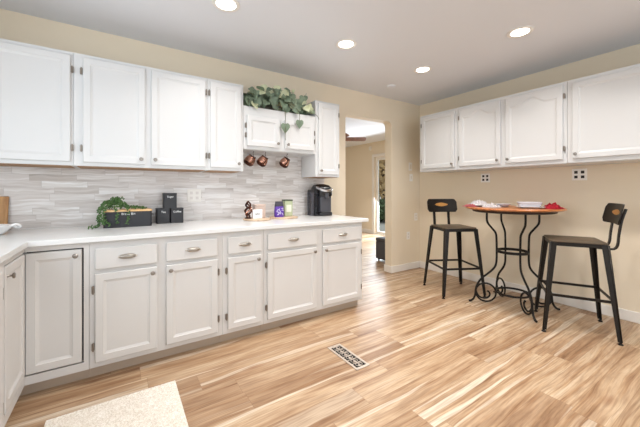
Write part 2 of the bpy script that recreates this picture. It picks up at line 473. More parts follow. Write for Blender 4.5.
# patio door casing
bm = B()
box(bm, XF-0.02, XF-0.0005, 6.16, 6.25, 0, 2.18, 0.003); box(bm, XF-0.02, XF-0.0005, 4.36, 4.45, 0, 2.18, 0.003)
box(bm, XF-0.02, XF-0.0005, 4.45, 6.16, 2.10, 2.18, 0.003)
struct('trim_1', bm, M_trim)
# baseboards
def baseboard(name, x0, x1, y0, y1, h=0.1):
    bm = B(); box(bm, x0, x1, y0, y1, 0.0005, h, 0.004); return struct(name, bm, M_trim)
baseboard('baseboard_right', XW-0.014, XW-0.0005, YR+0.02, YW-0.016)
baseboard('baseboard_back', OX1+0.001, XW-0.0005, YW-0.014, YW-0.0005)
baseboard('baseboard_back_left', 2.1, OX0-0.001, YW-0.014, YW-0.0005)
baseboard('baseboard_jamb', OX1-0.014, OX1-0.0005, YW-0.014, YW+0.139)
baseboard('baseboard_far_right', XF-0.014, XF-0.0005, 6.26, YF-0.001)
baseboard('baseboard_far_back', 0.53, XF-0.02, YF-0.014, YF-0.0005)

# outdoors beyond the patio door
bm = B(); box(bm, XF+0.16, 40, -8, 30, -0.25, -0.08); tag(struct('ground', bm, M_patio), None, None)
def leafcloud(bm, c, rad, n, s):
    for _ in range(n):
        d = Vector((random.gauss(0, 1), random.gauss(0, 1), random.gauss(0, 1))).normalized()*random.uniform(0.3, 1)
        p = Vector(c) + Vector((d.x*rad[0], d.y*rad[1], d.z*rad[2]))
        a = Vector((random.uniform(-1, 1), random.uniform(-1, 1), random.uniform(-1, 1))).normalized()*s
        b_ = a.cross(Vector((random.uniform(-1, 1), random.uniform(-1, 1), 0.3))).normalized()*s*0.6
        vs = [bm.verts.new(q) for q in (p-a, p+b_, p+a, p-b_)]; bm.faces.new(vs)
def tree(name, label, cat, loc, h, rad, m, trunk=True):
    t = thing(name, label, cat, loc)
    if trunk:
        bm = B(); tube(bm, [(0, 0, -0.1), (0.05, 0.03, h*0.4), (-0.03, 0, h*0.8)], [0.12, 0.09, 0.05]); obj('trunk', bm, M_bark, t, True)
    bm = B(); leafcloud(bm, (0, 0, h*(0.62 if trunk else 0.5)), rad, 1500, 0.12); obj('foliage', bm, m, t)
tree('tree', 'autumn tree with yellow brown leaves outside the patio door', 'tree', (10.2, 10.2, -0.08), 3.4, (1.5, 1.5, 1.5), M_autumn)
tree('tree', 'green evergreen tree behind the autumn tree outside the patio door', 'tree', (13.2, 13.6, -0.08), 4.6, (2.4, 2.4, 2.2), M_ever)
tree('shrub', 'low green shrub on the ground outside the patio door', 'shrub', (8.9, 9.0, -0.08), 0.9, (0.8, 0.9, 0.42), M_ever, False)

# ------------------------------------------------------------------ recessed ceiling lamps
def downlight(loc, label):
    t = thing('recessed_ceiling_light', label, 'ceiling light', loc, 0, 'round recessed lights in the kitchen ceiling')
    bm = B(); lathe(bm, [(0.066, -0.001), (0.07, -0.006), (0.088, -0.008), (0.095, -0.004), (0.095, -0.0005), (0.066, -0.0005)], 32)
    obj('trim_ring', bm, M_plate, t, True)
    bm = B(); lathe(bm, [(0.0, -0.003), (0.064, -0.003), (0.064, -0.0008), (0, -0.0008)], 32)
    obj('lens', bm, M_lens, t)
    l = bpy.data.lights.new('lamp', 'AREA'); l.shape = 'DISK'; l.size = 0.13; l.energy = LAMP_POWER; l.color = (1.0, 0.965, 0.925); l.spread = R(125)
    o = bpy.data.objects.new('lamp', l); link(o, t); o.location = (0, 0, -0.012)
    return t
L0 = downlight((0.629, 2.166, CZ), 'round white recessed ceiling light above the left wall cabinets, nearest the top edge')
for (x, y, lb) in ((1.704, 2.166, 'round white recessed ceiling light, second from the left, above the ivy cabinet'),
                   (2.763, 2.166, 'round white recessed ceiling light nearest the corner of the walls'),
                   (2.784, 1.206, 'round white recessed ceiling light nearest the right wall cabinets'),
                   (1.704, 1.206, 'round white recessed ceiling light over the middle of the room'),
                   (0.629, 1.206, 'round white recessed ceiling light just ahead of the viewer'),
                   (2.784, 0.2, 'round white recessed ceiling light over the near right of the room'),
                   (1.704, 0.2, 'round white recessed ceiling light to the near right of the viewer')):
    dup(L0, (x, y, CZ), 0, lb)
bm = B(); lathe(bm, [(0, -0.022), (0.03, -0.022), (0.05, -0.016), (0.055, -0.0005), (0, -0.0005)], 24)
o = obj('smoke_detector', bm, M_ceil, None, True, (2.866, 2.727, CZ)); tag(o, 'small pale round detector on the ceiling near the corner', 'smoke detector')

# ------------------------------------------------------------------ cabinet doors and hardware
def door_bm(w, h, t=0.02, arch=0.0, fr=0.046):
    """raised panel door in local x 0..w, z 0..h, back at y=0, front at y=-t; arch lifts a cathedral curve in the top rail"""
    n = 24
    def ring(i, y, a):
        pts = [(i, i), (w-i, i)]
        top = []
        for k in range(n+1):
            u = k/n; x = w-i + (2*i-w)*u
            s = abs(2*u-1)
            c = 0.0
            if a:
                if s < 0.62: c = a*(0.5+0.5*math.cos(PI*s/0.62))
            top.append((x, h-i-a+c))
        pts += top
        return [(x, y, z) for x, z in pts]
    b = bmesh.new()
    b_ = 0.004
    rings = [ring(0, 0, 0), ring(0, -t+b_, 0), ring(b_, -t, 0), ring(fr-0.002, -t, arch), ring(fr, -t+0.003, arch), ring(fr+0.014, -t+0.0085, arch), ring(fr+0.016, -t+0.0085, arch)]
    rs = [[b.verts.new(p) for p in r] for r in rings]
    m = len(rs[0])
    for A, D in zip(rs, rs[1:]):
        for q in range(m): b.faces.new((A[q], A[(q+1) % m], D[(q+1) % m], D[q]))
    b.faces.new(rs[0]); b.faces.new(rs[-1])
    return b
def knob(parent, x, z, t=0.02):
    bm = B()
    Mx = Matrix.Translation((x, -t, z)) @ Matrix.Rotation(R(90), 4, 'X')
    lathe(bm, [(0.0, 0.0), (0.008, 0.0), (0.0055, 0.004), (0.005, 0.014), (0.013, 0.018), (0.0145, 0.023), (0.011, 0.027), (0, 0.0285)], 16, Mx)
    obj('knob', bm, M_knob, parent, True)
def hinge(parent, x, z, t=0.02):
    bm = B()
    tube(bm, [(x, -t-0.002, z-0.026), (x, -t-0.002, z+0.026)], 0.0045, 8)
    box(bm, x-0.008, x+0.008, -t-0.0015, -0.0003, z-0.02, z+0.02)
    obj('hinge', bm, M_hinge, parent, True)
def cup_pull(parent, x, z, t=0.02):
    bm = B(); W_ = 0.046; n = 14
    rings = []
    for k in range(n+1):
        a = PI*k/n; cx = -W_*math.cos(a); s = max(0.12, math.sin(a))**0.7
        ring = []
        for q in range(9):
            th = R(-62 + 152*q/8)   # from the open underside over the top to the face
            ring.append((x+cx, -t - 0.001 - 0.024*s*math.cos(th), z + 0.017*s*math.sin(th)))
        rings.append(ring)
    b = bmesh.new(); rs = [[b.verts.new(p) for p in r] for r in rings]
    for A, D in zip(rs, rs[1:]):
        for q in range(8): b.faces.new((A[q], A[q+1], D[q+1], D[q]))
    bmesh.ops.solidify(b, geom=list(b.faces), thickness=0.0025)
    for f in b.faces: f.smooth = True
    merge(bm, b)
    tube(bm, [(x-W_-0.006, -t-0.003, z), (x-W_+0.006, -t-0.003, z)], 0.007, 8); tube(bm, [(x+W_-0.006, -t-0.003, z), (x+W_+0.006, -t-0.003, z)], 0.007, 8)
    obj('cup_pull', bm, M_nickel, parent, True)
def cab_door(parent, x0, x1, z0, z1, hs, kz, m, arch=0.0, fr=0.046, hinges=True):
    """hs: side the hinges are on, 'L' or 'R'; kz 'T' or 'B': knob near top or bottom"""
    w_, h_ = x1-x0, z1-z0
    d = obj('door', door_bm(w_, h_, arch=arch, fr=fr), m, parent, False, (x0, -0.0006, z0))
    kx = w_-0.028 if hs == 'L' else 0.028
    knob(d, kx, h_-0.035 if kz == 'T' else 0.04)
    if hinges:
        hx = -0.0095 if hs == 'L' else w_+0.0095
        for z in (0.1, h_-0.1): hinge(d, hx, z, 0.012)
    return d
def drawer(parent, x0, x1, z0, z1, m):
    b = B(); w_, h_ = x1-x0, z1-z0
    box(b, 0, w_, -0.02, 0, 0, h_, 0.006, seg=2)
    d = obj('drawer', b, m, parent, False, (x0, -0.0006, z0))
    cup_pull(d, w_/2, h_/2+0.002)
    return d
def cabinet(name, label, cat, loc, rz, w_, h_, depth, m, doors=(), drawers=(), toe=0.0, under=None, group=None, lip=False):
    t = thing(name, label, cat, loc, rz, group)
    b = B()
    g = 0.0006
    if toe:
        box(b, g, w_-g, 0, depth, toe, h_, 0.0015)
    else:
        box(b, g, w_-g, 0, depth, 0.004, h_, 0.0015)
    obj('cabinet_body', b, m, t)
    if toe:
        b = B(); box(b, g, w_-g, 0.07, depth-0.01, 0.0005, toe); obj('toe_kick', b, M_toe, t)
    if under:
        b = B(); box(b, 0.018, w_-0.018, 0.02, depth-0.002, 0, 0.0035); obj('underside', b, under, t)
    for a in doors: cab_door(t, *a)
    for a in drawers: drawer(t, a[0], a[1], a[2], a[3], m)
    return t

# ---- base cabinets along the back wall
YB, ZB = 2.375, 0.0856
DEP = YW-YB-0.003
HB = 0.876
DZ0, DZ1, RZ0, RZ1 = 0.121, 0.676, 0.702, 0.834
def bd(x0, x1, ox, hs): return (x0-ox, x1-ox, DZ0, DZ1, hs, 'T', M_base)
ox = -0.158
cabinet('base_cabinet', 'wide base cabinet with two doors and two cup-pull drawers under the black bread bin', 'cabinet', (ox, YB, 0), 0, 0.66-ox, HB, DEP, M_base,
        [bd(-0.129, 0.216, ox, 'L'), bd(0.271, 0.621, ox, 'R')], [(-0.129-ox, 0.216-ox, RZ0, RZ1), (0.271-ox, 0.621-ox, RZ0, RZ1)], ZB, group='white base cabinets under the quartz worktop')
ox = 0.66
cabinet('base_cabinet', 'narrow base cabinet with a single door and drawer between the two wide ones', 'cabinet', (ox, YB, 0), 0, 1.0-ox, HB, DEP, M_base,
        [bd(0.70, 0.972, ox, 'L')], [(0.70-ox, 0.972-ox, RZ0, RZ1)], ZB, group='white base cabinets under the quartz worktop')
ox = 1.0
cabinet('base_cabinet', 'base cabinet with two doors at the open end of the run by the doorway', 'cabinet', (ox, YB, 0), 0, 2.076-ox, HB, DEP, M_base,
        [bd(1.03, 1.515, ox, 'L'), bd(1.583, 2.045, ox, 'R')], [(1.03-ox, 1.515-ox, RZ0, RZ1), (1.583-ox, 2.045-ox, RZ0, RZ1)], ZB, group='white base cabinets under the quartz worktop')
# ---- corner cabinet with the folding door
XB = -0.453
t = thing('corner_cabinet', 'corner base cabinet with a two-leaf folding door where the counters meet', 'cabinet', (XB, YB, 0), 0, 'white base cabinets under the quartz worktop')
b = B()
LX, LY, BX, BY = -0.158-XB-0.0006, -0.43, XL-XB+0.003, YW-YB-0.003
prism(b, [(0.0-0.03, 0.03), (LX, 0.03), (LX, BY), (BX, BY), (BX, LY), (-0.03, LY)], ZB, HB)
box(b, 0, LX, 0, 0.0295, 0.845, HB); box(b, 0, LX, 0, 0.0295, ZB, 0.135); box(b, 0.268, LX, 0, 0.0295, 0.135, 0.845)
box(b, -0.0295, 0, LY, 0.0295, 0.845, HB); box(b, -0.0295, 0, LY, 0.0295, ZB, 0.135); box(b, -0.0295, 0, LY, -0.365, 0.135, 0.845)
obj('cabinet_body', b, M_base, t)
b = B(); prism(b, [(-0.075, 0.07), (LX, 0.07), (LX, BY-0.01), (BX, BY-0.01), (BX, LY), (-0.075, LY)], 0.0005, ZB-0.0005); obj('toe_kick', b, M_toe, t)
b = B(); box(b, 0.004, 0.267, 0.0285, 0.0298, 0.136, 0.844); box(b, -0.0298, -0.0285, -0.364, -0.004, 0.136, 0.844); obj('painted_gap_shade', b, M_dark, t)  # dark sheets behind the door leaves paint the shade of the gap
d = obj('door', door_bm(0.256, 0.694, 0.024), M_base, t, False, (0.003, 0.02, 0.143)); knob(d, 0.256-0.03, 0.694-0.035, 0.024)
d = obj('door', door_bm(0.350, 0.694, 0.024), M_base, t, False, (-0.02, -0.357, 0.143)); d.rotation_euler = (0, 0, R(90)); knob(d, 0.03, 0.694-0.05, 0.024)
# ---- left run
cabinet('base_cabinet', 'base cabinet cut off by the left edge of the photo, nearest the viewer', 'cabinet', (XB, 0.9, 0), R(90), 1.043, HB, XB-XL-0.003, M_base,
        [(0.03, 0.50, DZ0, DZ1+0.16, 'L', 'T', M_base), (0.54, 1.01, DZ0, DZ1+0.16, 'R', 'T', M_base)], [], ZB, group='white base cabinets under the quartz worktop')
# ---- worktop
b = B(); prism(b, [(2.138, 2.345), (2.138, YW-0.0105), (XL+0.001, YW-0.0105), (XL+0.001, 0.86), (-0.434, 0.86), (-0.434, 2.345)], HB+0.001, 0.909, bev=0.003)
tag(obj('worktop', b, M_quartz), 'L-shaped white quartz worktop on the base cabinets', 'countertop')
WT = 0.9095

# ---- upper cabinets on the left
YU = 2.80; UD = YW-YU-0.003
Z0, Z1 = 1.373, 2.189
HU = Z1-Z0
def ud(x0, x1, ox, hs, z0=0.03, z1=HU-0.028): return (x0-ox, x1-ox, z0, z1, hs, 'B', M_cab)
GU = 'white wall cabinets above the tiled splashback'
ox = -1.10
cabinet('wall_cabinet', 'white wall cabinet at the far left edge of the photo', 'cabinet', (ox, YU, Z0), 0, -0.277-ox, HU, UD-0.01, M_cab,
        [ud(-0.70, -0.292, ox, 'R'), ud(-1.08, -0.73, ox, 'L')], (), 0, M_under, GU)
ox = -0.277
cabinet('wall_cabinet', 'white wall cabinet with two doors and centre knobs above the bread bin', 'cabinet', (ox, YU, Z0), 0, 0.652-ox, HU, UD-0.01, M_cab,
        [ud(-0.222, 0.170, ox, 'L'), ud(0.212, 0.628, ox, 'R')], (), 0, M_under, GU)
ox = 0.652
cabinet('wall_cabinet', 'single-door white wall cabinet just left of the ivy', 'cabinet', (ox, YU, Z0), 0, 0.975-ox, HU, UD-0.01, M_cab,
        [ud(0.672, 0.950, ox, 'L')], (), 0, M_under, GU)
ox = 0.976
cabinet('wall_cabinet', 'short white wall cabinet with ivy on top and mugs hung below', 'cabinet', (ox, YU, 1.588), 0, 1.779-ox, 0.412, UD-0.01, M_cab,
        [(0.03, 0.372, 0.035, 0.325, 'L', 'B', M_cab), (0.43, 0.775, 0.035, 0.325, 'R', 'B', M_cab)], (), 0, M_cab, GU)
ox = 1.78
cabinet('wall_cabinet', 'tall narrow white wall cabinet above the coffee maker', 'cabinet', (ox, YU, 1.343), 0, 0.326, 2.18-1.343, UD-0.01, M_cab,
        [(0.03, 0.30, 0.03, 2.18-1.343-0.028, 'R', 'B', M_cab)], (), 0, M_under, GU)
# ---- upper cabinets on the right wall (local x runs towards the viewer)
XU = 3.472
RZ = R(-90); RH = 2.213-1.447
GR = 'white wall cabinets above the bistro table'
def rcab(ya, yb, label, doors):
    cabinet('wall_cabinet', label, 'cabinet', (XU, ya, 1.447), RZ, ya-yb, RH, XW-XU-0.003, M_cab,
            [(ya-d[0], ya-d[1], 0.04, RH-0.035, d[2], 'B', M_cab, d[3]) for d in doors], (), 0, M_cab, GR)
rcab(2.765, 2.205, 'white wall cabinet with a square panel door nearest the corner', [(2.725, 2.238, 'L', 0)])
rcab(2.204, 1.105, 'white wall cabinet with two arched panel doors above the table', [(2.172, 1.693, 'L', 0.062), (1.640, 1.135, 'R', 0.062)])
rcab(1.104, 0.0, 'white wall cabinet with a wide square panel door at the right edge', [(1.062, 0.56, 'R', 0), (0.53, 0.03, 'L', 0)])

# ------------------------------------------------------------------ wall plates
def plate(name, label, cat, loc, rz, w_, h_, m, slots, group=None, md=M_slot, toggles=False):
    t = thing(name, label, cat, loc, rz, group)
    b = B(); box(b, -w_/2, w_/2, -0.006, -0.0004, -h_/2, h_/2, 0.002); obj('cover_plate', b, m, t)
    b = B()
    for (x, z, sw, sh) in slots: box(b, x-sw/2, x+sw/2, -0.0085 if toggles else -0.0072, -0.0061, z-sh/2, z+sh/2, 0.0005)
    obj('switch_rocker' if toggles else 'socket', b, md, t)
    return t
def four(dx, dz, s): return [(sx*dx, sz*dz, s, s*1.0) for sx in (-1, 1) for sz in (-1, 1)]
M_sock = mat('socket_face', (222, 216, 211), 0.4)
plate('wall_outlet', 'white double outlet on the tiled splashback right of the black canisters', 'outlet', (0.598, YW-0.009, 1.149), 0, 0.125, 0.122, M_plate, four(0.026, 0.024, 0.026), None, M_sock)
plate('wall_outlet', 'outlet plate with dark sockets under the arched cabinet doors, left of the table', 'outlet', (XW, 2.093, 1.355), RZ, 0.118, 0.112, M_outp, four(0.025, 0.023, 0.026), 'dark-socket outlets under the right cabinets')
plate('wall_outlet', 'outlet plate with dark sockets above the right bar stool', 'outlet', (XW, 1.141, 1.358), RZ, 0.122, 0.118, M_outp, four(0.027, 0.024, 0.028), 'dark-socket outlets under the right cabinets')
plate('wall_thermostat', 'small white wall control between doorway and corner, the upper one', 'thermostat', (3.688, YW, 1.555), 0, 0.075, 0.125, M_plate, [(0, 0.0, 0.04, 0.07)], None, M_beigeplate, True)
plate('light_switch', 'small white switch plate directly below the upper wall control', 'light switch', (3.705, YW, 1.39), 0, 0.07, 0.11, M_plate, [(0, 0, 0.02, 0.05)], None, M_beigeplate, True)
plate('wall_outlet', 'small white plate low on the wall close to the corner', 'outlet', (3.815, YW, 0.79), 0, 0.07, 0.115, M_plate, [(0, 0.022, 0.03, 0.028), (0, -0.022, 0.03, 0.028)], None, M_beigeplate)
plate('wall_outlet', 'white outlet lowest on the wall between doorway and corner', 'outlet', (3.64, YW, 0.515), 0, 0.07, 0.115, M_plate, [(0, 0.022, 0.03, 0.028), (0, -0.022, 0.03, 0.028)], None, M_sock)

# ------------------------------------------------------------------ floor register
t = thing('floor_register', 'cream metal floor register with scroll grille set in the planks', 'floor vent', (1.375, 1.73, 0), 0)
b = B()
W_, H_ = 0.115, 0.345
box(b, -W_/2, -W_/2+0.016, -H_/2, H_/2, 0.0004, 0.006, 0.001); box(b, W_/2-0.016, W_/2, -H_/2, H_/2, 0.0004, 0.006, 0.001)
box(b, -W_/2+0.016, W_/2-0.016, -H_/2, -H_/2+0.02, 0.0004, 0.006, 0.001); box(b, -W_/2+0.016, W_/2-0.016, H_/2-0.02, H_/2, 0.0004, 0.006, 0.001)
obj('frame', b, M_reg, t)
b = B(); box(b, -W_/2+0.012, W_/2-0.012, -H_/2+0.015, H_/2-0.015, 0.0004, 0.0012); obj('painted_duct_shade', b, M_dark, t)  # dark plate on the floor paints the shade inside the duct
b = B()
for k in range(6):
    y = -H_/2+0.045+k*0.051
    for sx in (-1, 1):
        pts = [(sx*(0.004+0.030*(q/14)*math.cos(q*0.62)), y+0.025*(q/14)*math.sin(q*0.62), 0.004) for q in range(15)]
        tube(b, pts, 0.0022, 5)
    tube(b, [(-0.041, y+0.025, 0.004), (0.041, y+0.025, 0.004)], 0.0025, 5)
tube(b, [(0, -H_/2+0.015, 0.004), (0, H_/2-0.015, 0.004)], 0.0025, 5)
obj('grille', b, M_reg, t, True)

# ------------------------------------------------------------------ rug
b = B()
nx, ny = 60, 90
X0, X1, Y0, Y1 = -0.317, 0.29, 1.15, 2.09
g = [[b.verts.new((X0+(X1-X0)*i/nx, Y0+(Y1-Y0)*j/ny, 0.012+0.002*noise.noise(Vector((i*0.9, j*0.9, 0))))) for j in range(ny+1)] for i in range(nx+1)]
lo = [[None]*(ny+1) for _ in range(nx+1)]
for i in range(nx):
    for j in range(ny): b.faces.new((g[i][j], g[i+1][j], g[i+1][j+1], g[i][j+1]))
edge = [g[i][0] for i in range(nx+1)] + [g[nx][j] for j in range(1, ny+1)] + [g[i][ny] for i in range(nx-1, -1, -1)] + [g[0][j] for j in range(ny-1, 0, -1)]
dn = [b.verts.new((v.co.x, v.co.y, 0.0006)) for v in edge]
for i in range(len(edge)): b.faces.new((edge[i], edge[(i+1) % len(edge)], dn[(i+1) % len(edge)], dn[i]))
b.faces.new(dn)
tag(obj('rug', b, M_rug), 'cream woven rug on the planks by the corner cabinet', 'rug')

# ------------------------------------------------------------------ bar stools
def make_stool(loc, rz, label):
    """faces local +x, back at -x"""
    t = thing('bar_stool', label, 'bar stool', loc, rz, 'gunmetal bar stools at the bistro table')
    SH = 0.772; hs = 0.185; hf = 0.25
    b = B()
    box(b, -hs, hs, -hs, -hs+0.022, SH-0.045, SH-0.012, 0.002); box(b, -hs, hs, hs-0.022, hs, SH-0.045, SH-0.012, 0.002)
    box(b, -hs, -hs+0.022, -hs+0.022, hs-0.022, SH-0.045, SH-0.012, 0.002); box(b, hs-0.022, hs, -hs+0.022, hs-0.022, SH-0.045, SH-0.012, 0.002)
    obj('seat_frame', b, M_stool, t)
    b = B(); prism(b, rrect(2*hs+0.012, 2*hs+0.012, 0.03), SH-0.012, SH, bev=0.004)
    obj('seat', b, M_seat, t, True)
    for sx in (-1, 1):
        for sy in (-1, 1):
            b = B()
            for k, (ax, ay) in enumerate((((1, 0)), ((0, 1)))):
                # L-section: two tapering plates meeting at the outer corner
                def P(u, d, th):
                    hx = hs+0.004+(hf-hs-0.004)*u; z = (SH-0.015)*(1-u)+0.02*u
                    w_ = 0.046*(1-u)+0.026*u
                    px, py = sx*hx, sy*hx
                    if k == 0: return Vector((px - sx*d*w_, py - sy*th*0.004, z))
                    return Vector((px - sx*th*0.004, py - sy*d*w_, z))
                vs = {}
                for u in (0, 1):
                    for d in (0, 1):
                        for th in (0, 1): vs[u, d, th] = b.verts.new(P(u, d, th))
                for f in (((0,0,0),(0,1,0),(1,1,0),(1,0,0)), ((0,0,1),(0,1,1),(1,1,1),(1,0,1)), ((0,0,0),(0,0,1),(1,0,1),(1,0,0)), ((0,1,0),(0,1,1),(1,1,1),(1,1,0)), ((0,0,0),(0,1,0),(0,1,1),(0,0,1)), ((1,0,0),(1,1,0),(1,1,1),(1,0,1))):
                    b.faces.new([vs[q] for q in f])
            # rolled corner bead
            tube(b, [(sx*(hs+0.002), sy*(hs+0.002), SH-0.015), (sx*(hf-0.002), sy*(hf-0.002), 0.02)], [0.008, 0.006], 8)
            leg = obj('leg', b, M_stool, t)
            b = B(); lathe(b, [(0, 0.0005), (0.017, 0.0005), (0.018, 0.006), (0.009, 0.012), (0.008, 0.03), (0, 0.03)], 14, Matrix.Translation((sx*(hf-0.008), sy*(hf-0.008), 0)))
            obj('foot', b, M_iron, leg, True)
    zr = 0.315; hr = hs+(hf-hs)*(1-zr/SH)-0.006
    c = [(-hr, -hr), (hr, -hr), (hr, hr), (-hr, hr)]
    for i in range(4):
        b = B(); p, q = c[i], c[(i+1) % 4]; tube(b, [(p[0], p[1], zr), (q[0], q[1], zr)], 1, flat=(0.008, 0.022)); obj('footrest_bar', b, M_stool, t)
    # two bent back posts
    for s in (-1, 1):
        b = B()
        pts = smooth_path([(-hs+0.06, s*0.095, SH-0.052), (-hs-0.035, s*0.095, SH-0.056), (-hs-0.068, s*0.095, SH-0.045), (-hs-0.082, s*0.095, SH-0.01), (-hs-0.088, s*0.095, SH+0.06), (-hs-0.105, s*0.095, SH+0.18), (-hs-0.131, s*0.095, SH+0.275)], 5)
        tube(b, pts, 1, flat=(0.030, 0.012)); obj('back_post', b, M_stool, t)
    # curved rounded back plate
    outl = rrect(0.335, 0.145, 0.035, 6)
    n = len(outl)
    b = bmesh.new()
    def bp(y, z, off): 
        cur = 0.030*(y/0.195)**2
        return Vector((-hs-0.108-(z)*0.22+cur+off, y, SH+0.232+z))
    grid = []
    NX, NZ = 18, 6
    for side, off in ((0, 0.0), (1, 0.009)):
        gr = []
        for i in range(NX+1):
            y = -0.195+0.39*i/NX; col = []
            lim = 0.083
            dy = abs(y)-(0.195-0.035)
            if dy > 0: lim = 0.083-0.035+math.sqrt(max(0, 0.035**2-dy**2))
            for j in range(NZ+1): col.append(b.verts.new(bp(y, lim*(2*j/NZ-1), off)))
            gr.append(col)
        for i in range(NX):
            for j in range(NZ): b.faces.new((gr[i][j], gr[i+1][j], gr[i+1][j+1], gr[i][j+1]))
        grid.append(gr)
    A, D = grid
    for i in range(NX):
        for j in (0, NZ): b.faces.new((A[i][j], A[i+1][j], D[i+1][j], D[i][j]))
    for j in range(NZ):
        for i in (0, NX): b.faces.new((A[i][j], A[i][j+1], D[i][j+1], D[i][j]))
    obj('backrest', b, M_stool, t, True)
    # worn brass patch on both faces
    br = t.children[-1]
    for off in (-0.0008, 0.0098):
        b = B(); vs = []
        for k in range(28):
            a = 2*PI*k/28; y = 0.085*math.cos(a); z = 0.012+0.024*math.sin(a)*(1-0.25*abs(math.cos(a)))
            vs.append(b.verts.new(bp(y, z, off)))
        cv = b.verts.new(bp(0, 0.008, off))
        for k in range(28): b.faces.new((vs[k], vs[(k+1) % 28], cv))
        obj('badge', b, M_gold, br)
    return t
st0 = make_stool((3.322, 2.170, 0), R(-118), 'gunmetal bar stool left of the table, its back towards the right wall')
dup(st0, (3.343, 1.022, 0), R(118), 'gunmetal bar stool right of the table, nearest the viewer')

# ------------------------------------------------------------------ wrought iron bistro table
TX, TY, TH = 3.402, 1.545, 1.022
t = thing('bistro_table', 'tall round bistro table with orange wood top on scrolled iron legs', 'table', (TX, TY, 0))
b = B(); lathe(b, [(0, TH-0.022), (0.415, TH-0.022), (0.434, TH-0.016), (0.44, TH-0.008), (0.435, TH), (0, TH)], 64); obj('table_top', b, M_ttop, t, True)
b = B(); lathe(b, [(0, TH-0.05), (0.355, TH-0.05), (0.37, TH-0.045), (0.375, TH-0.0225), (0, TH-0.0225)], 64); obj('apron', b, M_tedge, t, True)
def leg_profile():
    # (radius, z) from the top down, then flaring out to the foot
    return [(0.235, TH-0.05), (0.238, 0.93), (0.232, 0.86), (0.19, 0.80), (0.155, 0.75), (0.147, 0.68), (0.145, 0.56), (0.148, 0.45), (0.165, 0.39), (0.215, 0.33), (0.285, 0.265), (0.326, 0.20), (0.343, 0.14), (0.348, 0.09), (0.362, 0.045), (0.388, 0.018), (0.412, 0.013)]
def spiral():
    # closed curl springing from the leg's flare, inside of it
    cx, cz = 0.248, 0.118
    pts = []
    for k in range(46):
        a = R(20 - k*13.5)          # down from the outer side, under, up the inside and inwards
        r = 0.096 if k < 27 else 0.096*(1-(k-27)/18*0.80)
        pts.append((cx+r*math.cos(a), cz+r*math.sin(a)))
    return pts
for ang in (129, 231, 309, 51):
    a = R(ang); ca, sa = math.cos(a), math.sin(a)
    b = B(); tube(b, smooth_path([(r*ca, r*sa, z) for r, z in leg_profile()], 4), 0.0105, 8)
    leg = obj('leg', b, M_iron, t, True)
    b = B(); tube(b, [(r*ca, r*sa, z) for r, z in spiral()], [0.009]*44+[0.012, 0.007], 8)
    obj('scroll', b, M_iron, leg, True)
def hoop(r, z, rr, fl=None):
    b = B(); pts = [(r*math.cos(2*PI*k/48), r*math.sin(2*PI*k/48), z) for k in range(48)]
    tube(b, pts, 1 if fl else rr, closed=True, flat=fl); return b
obj('upper_hoop', hoop(0.140, 0.565, 1, (0.014, 0.026)), M_iron, t)
obj('lower_hoop', hoop(0.153, 0.140, 0.011), M_iron, t, True)

# ------------------------------------------------------------------ place settings
TT = TH+0.0006
def plate_bm(r, z=0, h=0.018):
    return lathe(B(), [(0, z), (r*0.6, z), (r*0.68, z+0.003), (r, z+h), (r-0.002, z+h+0.002), (r*0.66, z+0.006), (0, z+0.005)], 40)
def napkin(w_, d_, h_, seed, fold=3):
    random.seed(seed); bm = B(); n = 18
    g = []
    for i in range(n+1):
        row = []
        for j in range(n+1):
            u, v = i/n-0.5, j/n-0.5
            z = h_*(0.35+0.5*math.sin(u*fold*6+seed)*math.cos(v*fold*4+seed)+0.6*noise.noise(Vector((u*5+seed, v*5, seed))))*(1-(2*abs(u))**4)*(1-(2*abs(v))**4)
            row.append(bm.verts.new((u*w_*(1+0.15*noise.noise(Vector((v*4, seed, 0)))), v*d_, max(0.0, z)+0.002)))
        g.append(row)
    for i in range(n):
        for j in range(n): bm.faces.new((g[i][j], g[i+1][j], g[i+1][j+1], g[i][j+1]))
    bmesh.ops.solidify(bm, geom=list(bm.faces), thickness=-0.0015)
    return bm
# left setting (near the left stool)
tag(obj('dinner_plate', plate_bm(0.13), M_white, None, True, (3.29, 1.80, TT)), 'white dinner plate on the table under the patterned napkins, left setting', 'plate')
tag(obj('napkin', napkin(0.16, 0.17, 0.05, 3), M_napw, None, True, (3.25, 1.815, TT+0.0245)), 'crumpled white napkin on the left plate, nearer the left stool', 'napkin')
tag(obj('napkin', napkin(0.10, 0.15, 0.03, 9), M_napp, None, True, (3.135, 1.845, TT)), 'small pink-red napkin at the left rim of the table', 'napkin')
o = obj('salad_bowl', lathe(B(), [(0, 0), (0.035, 0), (0.04, 0.004), (0.072, 0.03), (0.074, 0.034), (0.068, 0.032), (0.036, 0.008), (0, 0.007)], 32), M_grayb, None, True, (3.37, 1.62, TT)); tag(o, 'small pale round bowl between the two place settings', 'bowl')
tag(obj('napkin', napkin(0.18, 0.14, 0.045, 14), M_napw, None, True, (3.22, 1.66, TT)), 'flat white napkin at the near side of the table beside the left plate', 'napkin')
